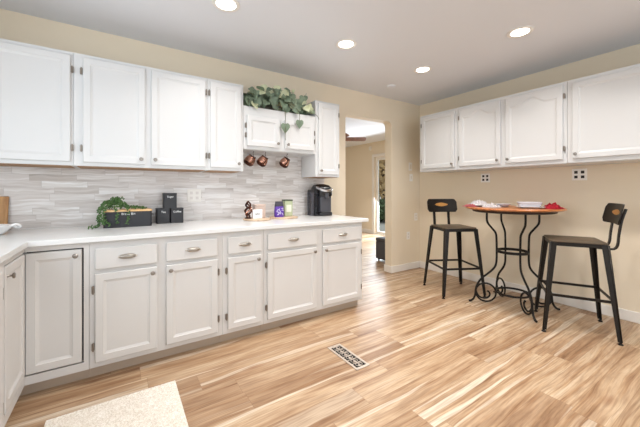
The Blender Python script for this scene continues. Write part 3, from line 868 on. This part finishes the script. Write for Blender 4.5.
# right setting (near the right stool)
b = B()
for k, (s, z) in enumerate(((0.0, 0.0),)):
    loft(b, [[(x, y, 0) for x, y in rrect(0.15, 0.15, 0.03)], [(x, y, 0.004) for x, y in rrect(0.17, 0.17, 0.03)], [(x, y, 0.014) for x, y in rrect(0.235, 0.235, 0.04)], [(x, y, 0.016) for x, y in rrect(0.235, 0.235, 0.04)], [(x, y, 0.0065) for x, y in rrect(0.16, 0.16, 0.03)]])
o = obj('square_plate', b, M_white, None, True, (3.40, 1.385, TT)); o.rotation_euler = (0, 0, R(28)); tag(o, 'white square plate under the pale bowl, right setting', 'plate')
b = B()
loft(b, [[(x, y, 0) for x, y in rrect(0.13, 0.13, 0.03)], [(x, y, 0.006) for x, y in rrect(0.165, 0.165, 0.03)], [(x, y, 0.048) for x, y in rrect(0.20, 0.20, 0.04)], [(x, y, 0.052) for x, y in rrect(0.196, 0.196, 0.038)], [(x, y, 0.010) for x, y in rrect(0.098, 0.098, 0.028)]])
o = obj('square_bowl', b, M_grayb, None, True, (3.40, 1.39, TT+0.0072)); o.rotation_euler = (0, 0, R(28)); tag(o, 'pale grey square bowl on the right square plate', 'bowl')
o = obj('napkin', napkin(0.16, 0.12, 0.055, 21, 2), M_red, None, True, (3.44, 1.195, TT)); tag(o, 'bright red napkin bunched at the right rim of the table', 'napkin')
o = obj('napkin', napkin(0.13, 0.13, 0.07, 27, 2), M_red, None, True, (3.60, 1.27, TT)); tag(o, 'red napkin behind the square bowl, right side of the table', 'napkin')

# ------------------------------------------------------------------ bread bin with trailing plant
BX0, BX1, BY0, BY1, BH = -0.105, 0.222, 2.835, 3.02, 0.135
t = thing('bread_bin', 'black metal bread bin with a wooden lid on the worktop', 'bread bin', ((BX0+BX1)/2, (BY0+BY1)/2, WT))
hw, hd = (BX1-BX0)/2, (BY1-BY0)/2
b = B(); loft(b, [[(x, y, z) for x, y in rrect(2*hw, 2*hd, 0.02)] for z in (0.0, BH-0.014)], smooth=False); obj('bin_body', b, M_black, t, True)
b = B(); prism(b, rrect(2*hw+0.004, 2*hd+0.004, 0.022), BH-0.0138, BH, bev=0.002); obj('lid', b, M_lid, t, True)
text_part('lettering', 'Bread Bin', 0.024, M_txt, t, (0.0, -hd-0.0009, BH-0.031))
# handle on the right side
b = B(); tube(b, smooth_path([(hw, -0.03, 0.09), (hw+0.014, -0.028, 0.09), (hw+0.014, 0.028, 0.09), (hw, 0.03, 0.09)], 4), 0.003, 6); obj('side_handle', b, M_black, t, True)
# plant
pz = WT+BH+0.0005
t = thing('trailing_plant', 'green string-of-pearls plant trailing over the bread bin', 'plant', (-0.02, 2.93, pz))
b = B(); lathe(b, [(0, 0), (0.028, 0), (0.036, 0.04), (0.033, 0.042), (0.026, 0.036), (0, 0.034)], 20); obj('pot', b, M_white, t, True)
b = B()
def bead(bm, p, s, el=1.4):
    bb = bmesh.new(); bmesh.ops.create_icosphere(bb, subdivisions=1, radius=s)
    for f in bb.faces: f.smooth = True
    q = Matrix.Translation(p) @ Matrix.Rotation(random.uniform(0, PI), 4, 'Z') @ Matrix.Rotation(random.uniform(0.5, 1.6), 4, 'X') @ Matrix.Diagonal((0.7, 0.7, el, 1))
    merge(bm, bb, 0, q)
random.seed(5)
def strand(pts, dens=0.0115, s=0.0085):
    P = smooth_path(pts, 8); acc = 0
    for a, c in zip(P, P[1:]):
        L = (c-a).length; acc += L
        while acc > dens:
            acc -= dens
            for _ in range(2):
                bead(b, c + Vector((random.uniform(-1, 1), random.uniform(-1, 1), random.uniform(-1, 1)))*0.010, s*random.uniform(0.6, 1.1))
FY = BY0-2.93   # bin front face in plant coordinates
for k in range(15):      # crown
    a = 2*PI*k/15 + random.uniform(-0.2, 0.2); r = random.uniform(0.03, 0.058)
    strand([(0, 0, 0.035), (r*0.4*math.cos(a), r*0.4*math.sin(a), 0.088+random.uniform(-0.01, 0.012)), (r*math.cos(a), r*math.sin(a), 0.055), (r*1.25*math.cos(a), r*1.25*math.sin(a), 0.016)])
top_f = FY-0.018
strand([(0.0, 0, 0.07), (0.03, -0.05, 0.06), (0.0, top_f+0.01, 0.014), (0.002, top_f-0.008, -0.03), (0.004, top_f-0.008, -0.10)])
strand([(0.02, 0, 0.06), (0.05, -0.05, 0.035), (0.073, top_f+0.008, 0.014), (0.078, top_f-0.008, -0.03), (0.070, top_f-0.008, -0.105)])
strand([(-0.02, -0.02, 0.07), (-0.07, -0.05, 0.06), (-0.095, top_f, 0.01), (-0.098, top_f-0.01, -0.06), (-0.075, top_f-0.02, -0.112)])
strand([(-0.02, -0.02, 0.07), (-0.075, -0.03, 0.055), (-0.108, -0.05, 0.0), (-0.112, -0.06, -0.06), (-0.108, -0.08, -0.112)])
strand([(-0.02, 0.0, 0.07), (-0.08, -0.01, 0.05), (-0.112, -0.02, -0.01), (-0.115, -0.05, -0.07), (-0.112, -0.10, -0.11), (-0.125, -0.135, -0.114), (-0.15, -0.16, -0.115), (-0.172, -0.175, -0.115)])
strand([(-0.02, -0.02, 0.07), (-0.05, -0.07, 0.04), (-0.072, top_f-0.004, -0.0), (-0.075, top_f-0.008, -0.08), (-0.05, top_f-0.014, -0.112)])
strand([(0.03, 0.02, 0.05), (0.09, 0.03, 0.018), (0.15, 0.02, 0.014), (0.21, 0.01, 0.012)])
strand([(0.03, -0.02, 0.05), (0.09, -0.02, 0.022), (0.14, -0.03, 0.014), (0.20, -0.02, 0.012)])
obj('foliage', b, M_pearl, t, True)
random.seed(8)

# ------------------------------------------------------------------ canisters
def canister(x, y, z, txt, label):
    t = thing('storage_canister', label, 'canister', (x, y, z), 0, 'matching black kitchen canisters')
    b = B(); loft(b, [[(px, py, zz) for px, py in rrect(0.104, 0.104, 0.01, 4)] for zz in (0.0, 0.118)], smooth=False); obj('tin', b, M_black, t)
    b = B(); prism(b, rrect(0.107, 0.107, 0.011, 4), 0.1182, 0.132, bev=0.002); obj('lid', b, M_black, t)
    text_part('lettering', txt, 0.024, M_txt, t, (0.0, -0.0529, 0.100))
    return t
canister(0.318, 3.01, WT, 'Tea', 'black canister marked Tea, lower left of the stacked three')
canister(0.428, 3.01, WT, 'Coffee', 'black canister marked Coffee, lower right of the stacked three')
canister(0.373, 3.01, WT+0.1325, 'Sugar', 'black canister marked Sugar, stacked on top of the other two')

# ------------------------------------------------------------------ left corner items
b = B(); box(b, -0.15, 0.15, -0.009, 0.009, 0, 0.245, 0.004, seg=2)
o = obj('cutting_board', b, M_cutb, None, False, (-0.822, 3.055, WT+0.003)); o.rotation_euler = (R(-10), 0, 0)
tag(o, 'wooden cutting board leaning on the splashback at the left edge', 'cutting board')
b = B(); prof = [(0, 0), (0.11, 0), (0.125, 0.006), (0.165, 0.055), (0.168, 0.062), (0.16, 0.06), (0.12, 0.012), (0, 0.01)]
lathe(b, prof, 40, None, 0, 1.15, 0.75)
t = thing('serving_dish', 'white oval ceramic dish with a curled handle in the counter corner', 'dish', (-0.775, 2.80, WT))
obj('dish', b, M_white, t, True)
b = B(); tube(b, smooth_path([(0.175, -0.03, 0.055), (0.205, -0.02, 0.066), (0.222, 0.0, 0.05), (0.205, 0.02, 0.04), (0.178, 0.03, 0.052)], 5), 0.008, 8); obj('handle', b, M_white, t, True)

# ------------------------------------------------------------------ coffee corner
def round_board(x, y, r, label):
    t = thing('round_board', label, 'serving board', (x, y, WT), 0, 'round wooden boards on the worktop')
    b = B(); lathe(b, [(0, 0), (r-0.004, 0), (r, 0.004), (r, 0.011), (r-0.004, 0.015), (0, 0.015)], 40); obj('board', b, M_board, t, True)
round_board(1.125, 2.83, 0.135, 'round wooden board under the bronze ornament and blush box')
round_board(1.435, 2.88, 0.150, 'round wooden board under the purple coffee bag and green tin')
BZ = WT+0.0156
# twisted bronze ornament
t = thing('twisted_ornament', 'bronze and copper twisted knot ornament on the left round board', 'ornament', (1.045, 2.86, BZ))
b = B()
lathe(b, [(0, 0), (0.034, 0), (0.036, 0.006), (0.02, 0.014), (0, 0.014)], 20)
for ph in (0, PI):
    pts = []
    for k in range(40):
        u = k/39; r = 0.031*math.sin(PI*(0.1+0.86*u))**0.7
        pts.append((r*math.cos(ph+u*PI*2.4), 0.7*r*math.sin(ph+u*PI*2.4), 0.012+0.155*u))
    tube(b, pts, [0.011-0.004*abs(2*k/39-1) for k in range(40)], 8)
obj('strand', b, M_brown, t, True)
b = B(); pts = []
for k in range(40):
    u = k/39; r = 0.028*math.sin(PI*(0.1+0.86*u))**0.7
    pts.append((r*math.cos(PI/2+u*PI*2.4), 0.7*r*math.sin(PI/2+u*PI*2.4), 0.014+0.148*u))
tube(b, pts, 0.009, 8); obj('copper_strand', b, M_copper, t, True)
# blush box with a white card
t = thing('sugar_box', 'blush pink square box with a lid on the left round board', 'box', (1.165, 2.885, BZ))
b = B(); box(b, -0.055, 0.055, -0.04, 0.04, 0, 0.115, 0.004, seg=2); obj('box_body', b, M_pink, t)
b = B(); box(b, -0.057, 0.057, -0.042, 0.042, 0.1153, 0.135, 0.004, seg=2); obj('lid', b, M_pink, t)
t = thing('small_sign', 'small white square sign with black script before the blush box', 'sign', (1.115, 2.795, BZ))
b = B(); box(b, -0.047, 0.047, -0.006, 0.006, 0, 0.088, 0.002); obj('panel', b, M_white, t)
text_part('lettering', 'abc', 0.040, M_ink, t, (0, -0.0066, 0.046))
# purple coffee bag
t = thing('coffee_bag', 'purple and black foil coffee bag on the right round board', 'bag', (1.367, 2.845, BZ))
def bagr(w_, d_, z): return [(x, y, z) for x, y in rrect(w_, d_, min(w_, d_)*0.35, 4)]
b = B(); loft(b, [bagr(0.092, 0.055, 0), bagr(0.098, 0.060, 0.012), bagr(0.097, 0.058, 0.06), bagr(0.092, 0.046, 0.108)]); obj('bag_body', b, M_purple, t, True)
b = B(); loft(b, [bagr(0.0925, 0.0465, 0.1083), bagr(0.086, 0.030, 0.135), bagr(0.084, 0.012, 0.150), bagr(0.084, 0.008, 0.160)]); obj('bag_top', b, M_foil, t, True)
b = B(); random.seed(4)
for k in range(16):
    px, pz2 = random.uniform(-0.034, 0.034), random.uniform(0.022, 0.098); a = random.uniform(0, PI); l = random.uniform(0.008, 0.016)
    yy = -0.0305 + max(0, pz2-0.06)*0.13
    tube(b, [(px-l*math.cos(a), yy, pz2-l*math.sin(a)*0.8), (px, yy-0.0008, pz2+0.004), (px+l*math.cos(a), yy, pz2+l*math.sin(a)*0.8)], 0.0032, 5)
obj('printed_design', b, M_lav, t, True)
# green tin
t = thing('tea_tin', 'pale green square tin with dark lid on the right round board', 'tin', (1.490, 2.90, BZ))
b = B(); box(b, -0.046, 0.046, -0.036, 0.036, 0, 0.158, 0.005, seg=2); obj('tin_body', b, M_jar, t)
b = B(); box(b, -0.048, 0.048, -0.038, 0.038, 0.1583, 0.176, 0.004, seg=2); obj('lid', b, M_jard, t)
b = B(); box(b, -0.030, 0.030, -0.0378, -0.0364, 0.045, 0.12, 0.0005); obj('paper_label', b, mat('cream_label', (220, 222, 206), 0.6), t)
# coffee maker
t = thing('coffee_maker', 'black pod coffee maker with a silver handle at the worktop end', 'coffee maker', (1.955, 2.955, WT)); t.scale = (0.88, 0.95, 1.09)
def kr(w_, y0, y1, z, r=0.03): return [(x, y, z) for x, y in rrect(w_, y1-y0, r, 5, 0, (y0+y1)/2)]
b = B(); loft(b, [kr(0.19, -0.125, 0.11, 0), kr(0.195, -0.13, 0.11, 0.006), kr(0.195, -0.13, 0.11, 0.032), kr(0.188, -0.124, 0.108, 0.038)]); obj('base', b, M_kb, t, True)
b = B(); box(b, -0.07, 0.07, -0.12, -0.02, 0.0385, 0.044, 0.002); obj('drip_tray', b, M_kb2, t)
b = B(); loft(b, [kr(0.188, -0.02, 0.108, 0.0385), kr(0.188, -0.02, 0.108, 0.20)]); obj('rear_column', b, M_kb, t, True)
b = B()
loft(b, [kr(0.188, -0.118, 0.108, 0.2005), kr(0.195, -0.128, 0.11, 0.215), kr(0.195, -0.13, 0.11, 0.262), kr(0.185, -0.118, 0.105, 0.292), kr(0.15, -0.09, 0.09, 0.318), kr(0.08, -0.04, 0.05, 0.33)]); obj('brew_head', b, M_kb, t, True)
b = B(); box(b, -0.082, 0.082, -0.112, -0.0203, 0.0445, 0.2, 0.004); obj('cup_recess', b, M_kb2, t)
b = B(); tube(b, smooth_path([(-0.092, -0.040, 0.296), (-0.090, -0.105, 0.280), (-0.060, -0.138, 0.266), (0, -0.148, 0.261), (0.060, -0.138, 0.266), (0.090, -0.105, 0.280), (0.092, -0.040, 0.296)], 6), 1, flat=(0.022, 0.020)); obj('handle', b, M_silver, t)
b = B(); lathe(b, [(0.026, 0), (0.03, 0.01), (0.03, 0.05), (0, 0.05), (0, 0)], 20, Matrix.Translation((0, -0.118, 0.185))); obj('spout', b, M_kb2, t, True)
b = B(); loft(b, [kr(0.05, -0.085, 0.105, 0.001, 0.02), kr(0.052, -0.09, 0.107, 0.24, 0.02)])
o = obj('water_tank', b, M_tank, t, True, (-0.1245, 0, 0))
b = B(); loft(b, [kr(0.052, -0.092, 0.107, 0.2405, 0.02), kr(0.05, -0.088, 0.105, 0.262, 0.02), kr(0.04, -0.07, 0.09, 0.272, 0.018)]); obj('tank_lid', b, M_kb, t, True, (-0.1245, 0, 0))

# ------------------------------------------------------------------ hanging copper mugs
def mug(x, label, rz):
    t = thing('hanging_mug', label, 'mug', (x, 2.95, 1.587), rz, 'copper mugs hanging under the short cabinet')
    tilt = Matrix.Translation((0, 0.006, -0.085)) @ Matrix.Rotation(R(28), 4, 'Y') @ Matrix.Rotation(R(18), 4, 'X')
    b = B(); lathe(b, [(0, -0.052), (0.030, -0.052), (0.046, -0.040), (0.053, -0.018), (0.050, 0.008), (0.040, 0.032), (0.034, 0.046), (0.032, 0.046), (0.038, 0.03), (0.048, 0.008), (0.050, -0.018), (0.042, -0.038), (0, -0.048)], 28, tilt); obj('mug_body', b, M_copper, t, True)
    b = B(); lathe(b, [(0, -0.0565), (0.032, -0.0565), (0.049, -0.042), (0.0545, -0.026), (0.0535, -0.024), (0.0475, -0.0405), (0.031, -0.0525), (0, -0.0525)], 28, tilt); obj('dark_base', b, M_brown, t, True)
    b = B(); lathe(b, [(0.0345, 0.0465), (0.039, 0.043), (0.037, 0.050), (0.032, 0.0505), (0.0345, 0.0465)], 28, tilt); obj('rim', b, M_brown, t, True)
    b = B(); pts = [tilt @ Vector(p) for p in ((0, -0.046, 0.034), (0, -0.062, 0.046), (0, -0.076, 0.036), (0, -0.080, 0.004), (0, -0.070, -0.026), (0, -0.051, -0.032))]
    tube(b, smooth_path(pts, 5), 0.0052, 8); obj('handle', b, M_brown, t, True)
    top = tilt @ Vector((0, -0.066, 0.046))
    b = B(); tube(b, smooth_path([(0, top.y, 0.0), (0, top.y, -0.012), (top.x*0.4-0.01, top.y, -0.022), (top.x, top.y, top.z-0.008), (top.x+0.012, top.y, top.z+0.006)], 5), 0.0025, 6); obj('hook', b, M_brown, t, True)
mug(1.10, 'copper mug hanging leftmost under the short cabinet', 0.1)
mug(1.235, 'copper mug hanging in the middle of the three under the cabinet', 0.0)
mug(1.49, 'copper mug hanging rightmost, apart from the other two', -0.15)

# ------------------------------------------------------------------ ivy on the short cabinet
t = thing('potted_ivy', 'leafy grey-green ivy spilling over the short wall cabinet', 'plant', (1.385, 2.93, 2.0005))
b = B(); box(b, -0.24, 0.24, -0.03, 0.09, 0, 0.08, 0.006); obj('planter', b, mat('ivy_planter', (120, 112, 100), 0.8), t)
random.seed(21)
def leaf(bm, p, d, nrm, L, W2):
    """pointed heart-shaped leaf: p base, d direction, nrm normal"""
    d = d.normalized(); s = d.cross(nrm)
    if s.length < 1e-3: s = Vector((1, 0, 0))
    s.normalize(); n_ = s.cross(d)
    prof = [(0, 0.0), (-0.08, 0.30), (0.12, 0.50), (0.38, 0.50), (0.66, 0.30), (1.0, 0.0)]
    mid = []; lf = []; rt = []
    for u, v in prof:
        um = max(u, 0)
        bend = -0.22*um*um*L
        mid.append(bm.verts.new(p + d*um*L + n_*bend))
        if 0 < v:
            lf.append(bm.verts.new(p + d*u*L + s*v*W2 + n_*(bend+0.10*v*L)))
            rt.append(bm.verts.new(p + d*u*L - s*v*W2 + n_*(bend+0.10*v*L)))
    for side in (lf, rt):
        bm.faces.new((mid[0], side[0], side[1], mid[2]) )
        bm.faces.new((mid[2], side[1], side[2], mid[3]))
        bm.faces.new((mid[3], side[2], side[3], mid[4]))
        bm.faces.new((mid[4], side[3], mid[5]))
    bm.verts.remove(mid[1]) if not mid[1].link_faces else None
bg_, bc_, bs_ = B(), B(), B()
tops = []
for k in range(430):
    u = random.uniform(-1, 1)
    hgt = 0.215*(1-0.55*abs(u)**1.8)
    if u > 0.45: hgt *= 0.82
    x = u*0.345-0.01; y = random.uniform(-0.16, 0.10); z = 0.045+random.random()**0.75*(hgt-0.02)
    if y < -0.12: z = max(z, 0.03)
    p = Vector((x, y, z))
    out = Vector((x*0.8+random.uniform(-0.6, 0.6), -0.35+random.uniform(-0.4, 0.4), random.uniform(-1.1, 0.35)))
    nrm = Vector((random.uniform(-0.7, 0.4), -1.0, 0.35+random.uniform(-0.4, 0.5)))
    L = random.uniform(0.045, 0.085)
    leaf(bc_ if (random.random() < 0.16 or (u > 0.3 and random.random() < 0.25)) else bg_, p, out, nrm, L, L*1.0)
    if k % 5 == 0: tube(bs_, smooth_path([(x*0.4, 0, 0.09), (x*0.8, y*0.6, z*0.9+0.02), tuple(p)], 3), 0.0022, 5)
# sprigs at the right and the vines hanging over the doors
for (x_, z_, L_) in ((0.005, -0.135, 0.095), (0.168, -0.080, 0.085)):
    for yo in (0.0,):
        leaf(bg_, Vector((x_, -0.182, z_)), Vector((0.02, -0.05, -1)), Vector((-0.25, -1, 0.15)), L_, L_*0.95)
for (pts, ls) in (([(-0.30, -0.05, 0.10), (-0.36, -0.13, 0.08), (-0.372, -0.168, 0.0)], 0.085),
                  ([(0.0, -0.05, 0.10), (0.0, -0.15, 0.05), (0.003, -0.185, -0.04), (0.006, -0.180, -0.14), (0.01, -0.178, -0.30)], 0.0),
                  ([(0.10, -0.05, 0.08), (0.14, -0.15, 0.05), (0.165, -0.185, -0.01), (0.17, -0.180, -0.08)], 0.0),
                  ([(0.22, -0.05, 0.08), (0.33, -0.12, 0.05), (0.39, -0.17, 0.0), (0.41, -0.18, -0.04)], 0.0),
                  ([(0.24, -0.02, 0.10), (0.30, -0.06, 0.20), (0.31, -0.08, 0.25)], 0.06)):
    P = smooth_path(pts, 5); tube(bs_, P, 0.0028, 5)
    if ls:
        q = P[len(P)*3//5]; leaf(bg_, q+Vector((0, -0.008, 0.01)), Vector((0.05, -0.12, -1)), Vector((0.1, -1, 0.25)), ls, ls*0.9)
        leaf(bg_, P[len(P)//3], Vector((0.5, -0.5, -0.4)), Vector((0, -1, 0.5)), ls*0.8, ls*0.7)
for bm_ in (bg_, bc_):          # leaves rest on the cabinet top or hang clear of its doors
    for v in bm_.verts:
        if v.co.z < 0.004 and v.co.y > -0.158:
            if v.co.y < -0.09: v.co.y = -0.160-0.01*random.random()
            else: v.co.z = 0.004
        v.co.x = max(-0.405, min(v.co.x, 0.39))
obj('green_leaves', bg_, M_leaf, t); obj('cream_leaves', bc_, M_leafc, t); obj('stems', bs_, M_stem, t, True)
random.seed(30)

# ------------------------------------------------------------------ far room things
t = thing('ceiling_fan', 'brown-bladed ceiling fan seen through the doorway', 'ceiling fan', (3.60, 4.92, CZ))
b = B(); lathe(b, [(0, -0.0005), (0.06, -0.0005), (0.055, -0.04), (0.015, -0.05), (0.015, -0.2), (0.09, -0.22), (0.1, -0.3), (0.06, -0.34), (0, -0.34)], 28); obj('motor', b, M_fan2, t, True)
for k in range(5):
    a = R(-34+72*k); b = B()
    Mx = Matrix.Rotation(a, 4, 'Z') @ Matrix.Translation((0.36, 0, -0.30)) @ Matrix.Rotation(R(-24), 4, 'X')
    pr_ = rrect(0.50, 0.13, 0.04, 5)
    prism(b, pr_, -0.004, 0.004, M=Mx)
    obj('fan_blade', b, M_fan, t)
bm = B(); lathe(bm, [(0, 0.0), (0.06, 0), (0.06, 0.02), (0.05, 0.03), (0, 0.03)], 20, Matrix.Rotation(R(-90), 4, 'Y'))
tag(obj('motion_sensor', bm, M_trim, None, True, (XF-0.0005, 6.32, 2.36)), 'small round sensor on the far room wall above the patio door', 'sensor')
t = thing('storage_ottoman', 'charcoal fabric ottoman just beyond the doorway on the far floor', 'ottoman', (3.93, 3.66, 0), 0)
b = B(); box(b, -0.25, 0.25, -0.2, 0.2, 0.03, 0.33, 0.012, seg=2); obj('ottoman_body', b, M_char, t)
b = B(); box(b, -0.255, 0.255, -0.205, 0.205, 0.3305, 0.39, 0.02, seg=3); obj('cushion', b, M_char, t, True)
for sx in (-1, 1):
    for sy in (-1, 1):
        b = B(); lathe(b, [(0, 0.0005), (0.014, 0.0005), (0.02, 0.0298), (0, 0.0298)], 12, Matrix.Translation((sx*0.21, sy*0.16, 0))); obj('leg', b, M_dark, t, True)
